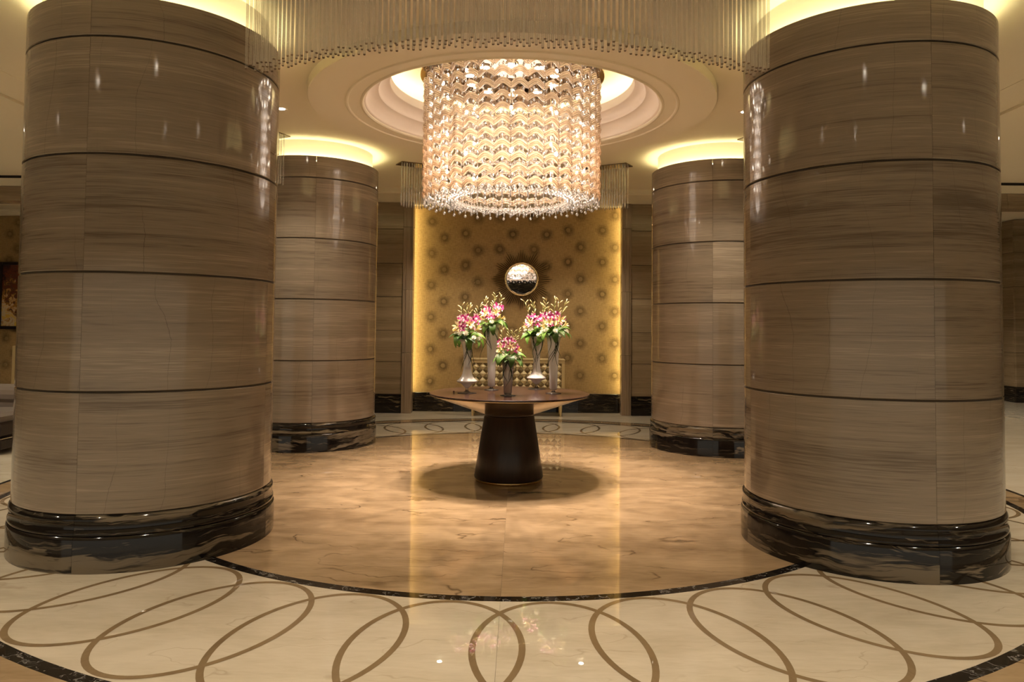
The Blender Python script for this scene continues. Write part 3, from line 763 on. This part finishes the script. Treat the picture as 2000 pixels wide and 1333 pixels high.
for l, k, h, lab in VP: vase(l, k, h, lab, 'smoke' if k == 'short' else 'milk')

# ================================================================== BOUQUETS
def petal_strip(mb, base, d, up, L, wmax, curl, mi, n=4):
    """one petal: pointed strip from base along d, curling towards up"""
    d = Vector(d).normalized(); up = Vector(up).normalized(); side = d.cross(up).normalized()
    V = []; F = []
    for i in range(n + 1):
        t = i / n; wd = wmax * math.sin(PI * min(1, .12 + .88 * t) ** .9) * (1 if i < n else 0.05)
        c = Vector(base) + d * (L * t) + up * (curl * L * t * t)
        V += [c - side * wd + up * (wd * .25), c + side * wd + up * (wd * .25)]
    for i in range(n): F.append((2 * i, 2 * i + 1, 2 * i + 3, 2 * i + 2))
    mb.add(V, F, mi)
def orchid_mesh():
    m = MB()
    for k in range(5):
        a = 2 * PI * k / 5 + PI / 2
        petal_strip(m, (0, 0, 0), (math.cos(a), math.sin(a), .25), (0, 0, 1), .030, .0115 if k % 2 else .009, .15, 1 if k in (0, 2, 3) else 0)
    petal_strip(m, (0, 0, .004), (0, -.8, .9), (0, .4, 1), .018, .008, -.3, 0)
    m.octa((0, 0, .006), .005, .006, 0); return m.mesh('orchid', ['magenta', 'pink'])
def orchid_mesh2():
    m = MB()
    for k in range(5):
        a = 2 * PI * k / 5 + PI / 2
        petal_strip(m, (0, 0, 0), (math.cos(a), math.sin(a), .3), (0, 0, 1), .028, .010, .1, 1 if k in (1, 3) else 0)
    petal_strip(m, (0, 0, .004), (0, -.8, .9), (0, .4, 1), .018, .009, -.3, 0); return m.mesh('orchid', ['magenta', 'pink'])
def lily_mesh(opened):
    m = MB(); L = .075
    m.lathe([(.003, 0), (.006, .02), (.010, .045), (.015, .058)], 8, 0)
    for k in range(6):
        a = 2 * PI * k / 6
        d = Vector((math.cos(a), math.sin(a), 1.0 if opened else 2.4)); b = Vector((math.cos(a) * .012, math.sin(a) * .012, .05))
        petal_strip(m, b, d, Vector((math.cos(a), math.sin(a), -.6)), .045 if opened else .028, .010 if opened else .008, .35, 0)
    if opened:
        for k in range(4):
            a = 2 * PI * k / 4 + .3; m.tube([(0, 0, .045), (.010 * math.cos(a), .010 * math.sin(a), .085)], .0015, 4, 1)
    return m.mesh('lily', ['lily', 'stem'])
def mum_mesh():
    m = MB(); r2 = random.Random(3)
    m.ball((0, 0, 0), .012, 6, 4)
    for k in range(34):
        z = 1 - 2 * (k + .5) / 44; a = k * 2.39996; q = math.sqrt(max(0, 1 - z * z)); d = Vector((q * math.cos(a), q * math.sin(a), z))
        petal_strip(m, d * .008, d, Vector((0, 0, 1)) if abs(z) < .8 else Vector((1, 0, 0)), .021, .0042, .15, 0, 2)
    return m.mesh('chrysanthemum', 'white_petal')
def buds_mesh(seed, H_):
    m = MB(); r2 = random.Random(seed); bx, by = r2.uniform(-.03, .03), r2.uniform(-.02, .02)
    pts = [(bx * t * t, by * t * t, H_ * t) for t in (0, .25, .5, .75, 1)]
    m.tube(pts, .0022, 5, 1)
    for k in range(6):
        t = .45 + .55 * k / 5; c = Vector((bx * t * t, by * t * t, H_ * t)); a = r2.uniform(0, 6.28)
        d = Vector((math.cos(a) * .8, math.sin(a) * .5, .75)).normalized()
        L = .028 if k < 5 else .024
        m.tube([c, c + d * .010, c + d * .018, c + d * (.018 + L * .5), c + d * (.018 + L)], 0, 6, 0, taper=[.0012, .0015, .004, .0058, .0015])
    return m.mesh('bud_spray', ['budc', 'stem'])
def bud_mesh():
    m = MB(); m.tube([(0, 0, 0), (0, 0, .05), (0, 0, .062), (0, 0, .085), (0, 0, .105)], 0, 7, 0, taper=[.0025, .0028, .007, .0085, .002]); return m.mesh('lily_bud', 'budc')
def leaf_mesh(L, wd, droop, seed):
    r2 = random.Random(seed); V = []; F = []; n = 9
    ang = math.radians(38); x = z = 0.0
    for i in range(n + 1):
        t = i / n; ww = wd * math.sin(PI * (0.10 + .90 * t) ** 0.85) if i < n else .001
        V += [(x, -ww, z + ww * .35), (x, 0, z), (x, ww, z + ww * .35)]
        x += math.cos(ang) * L / n; z += math.sin(ang) * L / n; ang -= math.radians(droop) / n
    for i in range(n):
        for j in range(2): F.append((3 * i + j, 3 * i + 3 + j, 3 * i + 4 + j, 3 * i + 1 + j))
    return mesh('leaf', V, F, 'leaf', smooth=True)
def blade_mesh(L, seed):
    r2 = random.Random(seed); V = []; F = []; n = 14
    px, py, pz = 0.0, 0.0, 0.0; w0 = .0042; ph = r2.uniform(0, 6); am = r2.uniform(.35, .8)
    ang = math.radians(50)
    for i in range(n + 1):
        t = i / n; ww = w0 * (1 - t) ** .5 + .0006
        V += [(px, py - ww, pz), (px, py + ww, pz + .001)]
        st = L / n
        if i < 2: px += .028 * (1 - i * .4); pz += .012 - .018 * i
        else:
            py += math.sin(ph + t * 5.0) * am * st; px += .10 * st * math.sin(ph * 2 + t * 4); pz -= st * .93
    for i in range(n): F.append((2 * i, 2 * i + 1, 2 * i + 3, 2 * i + 2))
    return mesh('grass_blade', V, F, 'blade')
OM = [orchid_mesh(), orchid_mesh2()]; LO = lily_mesh(True); LC = lily_mesh(False); MU = mum_mesh(); BU = bud_mesh()
LE = [leaf_mesh(.15, .034, 105, 1), leaf_mesh(.17, .038, 150, 2), leaf_mesh(.13, .040, 80, 3), leaf_mesh(.20, .030, 235, 4)]
def aim(d, roll=0.0):
    return (Vector(d).normalized().to_track_quat('Z', 'Y') @ Euler((0, 0, roll)).to_quaternion()).to_euler()
def bouquet(loc, sc_, seed, label, H_=.30, spread=1.0, blades=5):
    r2 = random.Random(seed)
    t = thing('flower_arrangement', label, 'bouquet', loc, 0, 'flower arrangements on the table'); t.scale = (sc_, sc_, sc_)
    # inner foam mound of dark foliage
    for k in range(14):
        a = 2 * PI * k / 14 + r2.uniform(-.2, .2)
        obj('leaf', LE[k % 4], t, (.022 * math.cos(a), .022 * math.sin(a), r2.uniform(-.005, .04)), (r2.uniform(-.4, .4), r2.uniform(-.3, .25), a), (r2.uniform(.95, 1.25),) * 3)
    for k in range(9):
        a = r2.uniform(0, 6.28); rr = r2.uniform(.03, .085)
        obj('leaf', LE[(k + 2) % 3], t, (rr * .4 * math.cos(a), rr * .4 * math.sin(a), r2.uniform(.02, .07)), (r2.uniform(-.6, .6), -r2.uniform(.3, .9), a), (.62,) * 3)
    for k in range(9):
        a = -PI / 2 + (k - 4) * .62 + r2.uniform(-.15, .15); rr = r2.uniform(.085, .115) * spread
        p = (rr * math.cos(a), rr * math.sin(a), r2.uniform(.015, .075)); obj('chrysanthemum', MU, t, p, aim((math.cos(a), math.sin(a), .6)), (r2.uniform(.85, 1.15),) * 3)
    for k in range(32):
        a = r2.uniform(0, 6.28); q = r2.random() ** .5; z = r2.uniform(.10, .215)
        rr = q * (.085 - .12 * max(0, z - .14)) * spread + .012
        p = Vector((rr * math.cos(a), rr * math.sin(a), z)); d = Vector((math.cos(a) * .7, math.sin(a) * .7 - .75, .35))
        obj('orchid', OM[k % 2], t, p, aim(d, r2.uniform(0, 6)), (r2.uniform(.9, 1.25),) * 3)
    for k, (ax, z, op) in enumerate(((-2.75, .075, 0), (-.35, .085, 0), (-1.2, .13, 1), (-2.2, .11, 1), (1.2, .10, 0), (2.4, .10, 1))):
        a = ax + r2.uniform(-.25, .25); rr = .075 * spread
        p = Vector((rr * math.cos(a), rr * math.sin(a), z)); d = Vector((math.cos(a), math.sin(a), r2.uniform(.25, .7)))
        obj('lily', LO if op else LC, t, p, aim(d, r2.uniform(0, 6)), (r2.uniform(.72, .95),) * 3)
    for k in range(3):
        a = (-2.6, -.5, 1.6)[k] + r2.uniform(-.3, .3); p = Vector((.05 * math.cos(a), .05 * math.sin(a), .10))
        obj('lily_bud', BU, t, p, aim((math.cos(a) * .7, math.sin(a) * .4, 1.0)), (1.0,) * 3)
    for k in range(4):
        a = (-2.9, -.2, 1.0, -1.5)[k] + r2.uniform(-.4, .4); rr = .045 * spread
        obj('bud_spray', buds_mesh(seed * 10 + k, r2.uniform(.16, .21) * H_ / .30), t, (rr * math.cos(a), rr * math.sin(a) * .6, .12), (r2.uniform(-.12, .12), .22 * math.cos(a), r2.uniform(0, 6) * 0))
    for k in range(blades):
        a = -PI / 2 + r2.uniform(-.9, .9)
        obj('grass_blade', blade_mesh(r2.uniform(.22, .40), seed * 20 + k), t, (.03 * math.cos(a), .03 * math.sin(a), .005), (0, 0, a))
    return t
BQ = ['pink and yellow flower arrangement in the leftmost vase', 'flower arrangement with tall pink orchids in the slim back left vase',
      'smallest and lowest flower arrangement, in the short front vase', 'flower arrangement with deep magenta orchids and a left hanging lily, back right',
      'flower arrangement with a looped leaf in the rightmost vase']
for i, ((x, y, z), k, h, lab) in enumerate(VP):
    bouquet((x, y, z + h - .012), (1.0, 1.0, .92, 1.05, 1.0)[i], 11 + i * 3, BQ[i], (.30, .27, .26, .34, .32)[i], (1.05, 1.0, .9, 1.0, 1.05)[i], (6, 5, 6, 5, 6)[i])

# ================================================================== CONSOLE
cn = thing('console_cabinet', 'champagne console cabinet with pyramid studded front against the wallpaper', 'cabinet', (0.057, 4.55, 0))
HW, Z0, Z1, DP = .728, .245, .857, .42
fr = .048
obj('carcass', MB().bbox(-HW, HW, .012, DP, Z0, Z1, .004).mesh('carcass', 'beige_lacquer'), cn)
m = MB(); m.bbox(-HW, HW, -.006, .014, Z1 - fr, Z1 - .001, .003); m.bbox(-HW, HW, -.006, .014, Z0 + .001, Z0 + fr * .6, .003)
m.bbox(-HW, -HW + fr, -.006, .014, Z0 + fr * .6, Z1 - fr, .003); m.bbox(HW - fr, HW, -.006, .014, Z0 + fr * .6, Z1 - fr, .003)
obj('front_frame', m.mesh('front_frame', 'beige_lacquer'), cn)
obj('top', MB().bbox(-HW - .006, HW + .006, -.012, DP, Z1, Z1 + .014, .003).mesh('top', 'beige_lacquer'), cn)
for sx in (-1, 1):
    for y in (.03, DP - .05):
        x = sx * (HW - .055)
        obj('leg', MB().tube([(x, y, 0), (x, y, Z0 + .01)], 0, 4, 0, taper=[.017, .030]).mesh('leg', 'beige_lacquer'), cn)
cx0, cx1, cz0, cz1 = -HW + fr, HW - fr, Z0 + fr * .6, Z1 - fr
NX, NZ = 13, 5
hx, hz = (cx1 - cx0) / NX / 2, (cz1 - cz0) / NZ / 2
def stud(i, j):
    keep = [(1, 1), (1, -1), (-1, -1), (-1, 1)]
    if i == 0: keep = [q for q in keep if q[0] > 0]
    if i == 2 * NX: keep = [q for q in keep if q[0] < 0]
    if j == 0: keep = [q for q in keep if q[1] > 0]
    if j == 2 * NZ: keep = [q for q in keep if q[1] < 0]
    V = []; F = []; e = .97
    for sx, sz in keep:
        b = len(V); V += [(0, -.022, 0), (sx * hx * e, 0, 0), (0, 0, sz * hz * e)]
        F.append((b, b + 1, b + 2) if sx * sz < 0 else (b, b + 2, b + 1))
    return V, F, tuple(keep)
cache = {}
for i in range(2 * NX + 1):
    for j in range(2 * NZ + 1):
        if (i + j) % 2: continue
        V, F, k = stud(i, j); lt = i % 2 == 1
        key = (k, lt)
        if key not in cache: cache[key] = mesh('pyramid_stud', V, F, 'tile_light' if lt else 'tile_dark')
        obj('pyramid_stud', cache[key], cn, (cx0 + hx * i, .010, cz0 + hz * j))

# ================================================================== SUNBURST MIRROR
sm = thing('sunburst_mirror', 'round mirror with a star of thin gold rays on the wallpaper', 'mirror', (.116, 5.148, 2.135))
def ydisc(prof, seg, name, mat, smooth=False):
    mbx = MB().lathe(prof, seg); V = [(x, -z, y) for x, y, z in mbx.v]; return mesh(name, V, [f for f in mbx.f], mat, smooth=smooth)
obj('mirror_glass', ydisc([(0, .0345), (.236, .0345), (.252, .031)], 64, 'mirror_glass', 'mirror'), sm)
obj('frame_ring', ydisc([(.246, .02), (.247, .036), (.256, .044), (.268, .042), (.276, .030), (.276, .016)], 64, 'frame_ring', 'gold_bright', True), sm)
obj('back_disc', ydisc([(0, .016), (.30, .016), (.31, .006)], 48, 'back_disc', 'gold_dark'), sm)
NR = 156
for k in range(NR):
    a = 2 * PI * k / NR; u = (k / NR * 12) % 1.0; tri = abs(2 * u - 1)
    Rr = .385 + .125 * tri ** 1.2 + (.012 if k % 2 else -.012)
    Lr = Rr - .27
    key = ('ray', round(Lr, 3), k % 2)
    if key not in cache: cache[key] = MB().tube([(.27, -.014, 0), (.27 + Lr * .6, -.020, 0), (.27 + Lr, -.024, 0)], 0, 4, 0, taper=[.0075, .0062, .0020]).mesh('ray', 'gold' if k % 2 else 'gold_dark')
    obj('ray', cache[key], sm, (0, -.003 * (k % 3), 0), (0, -a, 0))

# ================================================================== LEFT HALL: painting, sofa, low table
pt = thing('framed_painting', 'abstract painting in a dark frame on the far left wallpaper', 'painting', (-9.45, 7.59, 1.89))
obj('canvas', MB().box(-.63, .63, -.028, 0, -.60, .60).mesh('canvas', 'painting'), pt)
m = MB(); 
for b_ in ((-.70, -.63, -.66, .66), (.63, .70, -.66, .66), (-.63, .63, .60, .66), (-.63, .63, -.66, -.60)): m.bbox(b_[0], b_[1], -.06, 0, b_[2], b_[3], .008)
obj('frame', m.mesh('frame', 'wood_dark'), pt)
sf = thing('satin_sofa', 'low brown satin sofa with rolled back at the left edge behind the near column', 'sofa', (-6.2, 1.35, 0), 0)
obj('base', MB().bbox(-1.0, 1.0, -.47, .42, .05, .15, .01).mesh('base', 'wood_dark'), sf)
obj('base_strip', MB().bbox(-1.005, 1.005, -.475, .425, .152, .168, .004).mesh('base_strip', 'chrome'), sf)
obj('seat_block', MB().bbox(-.98, .98, -.46, .40, .17, .32, .02).mesh('seat_block', 'dark_cloth'), sf)
obj('seat_cushion', MB().bbox(-.98, .98, -.50, .18, .322, .42, .035).mesh('seat_cushion', 'satin'), sf)
m = MB().tube([(-1.0, .27, .53), (-.5, .27, .535), (.5, .27, .535), (1.0, .27, .53)], .13, 16); m.bbox(-1.0, 1.0, .16, .40, .32, .50, .03)
obj('backrest', m.mesh('backrest', 'satin', False), sf)
for sx in (-1, 1):
    for sy in (-.38, .34): obj('leg', MB().tube([(sx * .90, sy, 0), (sx * .90, sy, .055)], 0, 8, 0, taper=[.022, .03]).mesh('leg', 'chrome'), sf)
sn = thing('folding_screen', 'plain tan upright panel behind the satin sofa', 'screen', (-8.93, 7.0, 0))
obj('panel', MB().bbox(-.50, .50, -.02, .02, .05, .92, .006).mesh('panel', 'beige_lacquer'), sn)
for sx in (-1, 1): obj('foot', MB().bbox(sx * .42 - .03, sx * .42 + .03, -.12, .12, 0, .05, .006).mesh('foot', 'wood_dark'), sn)
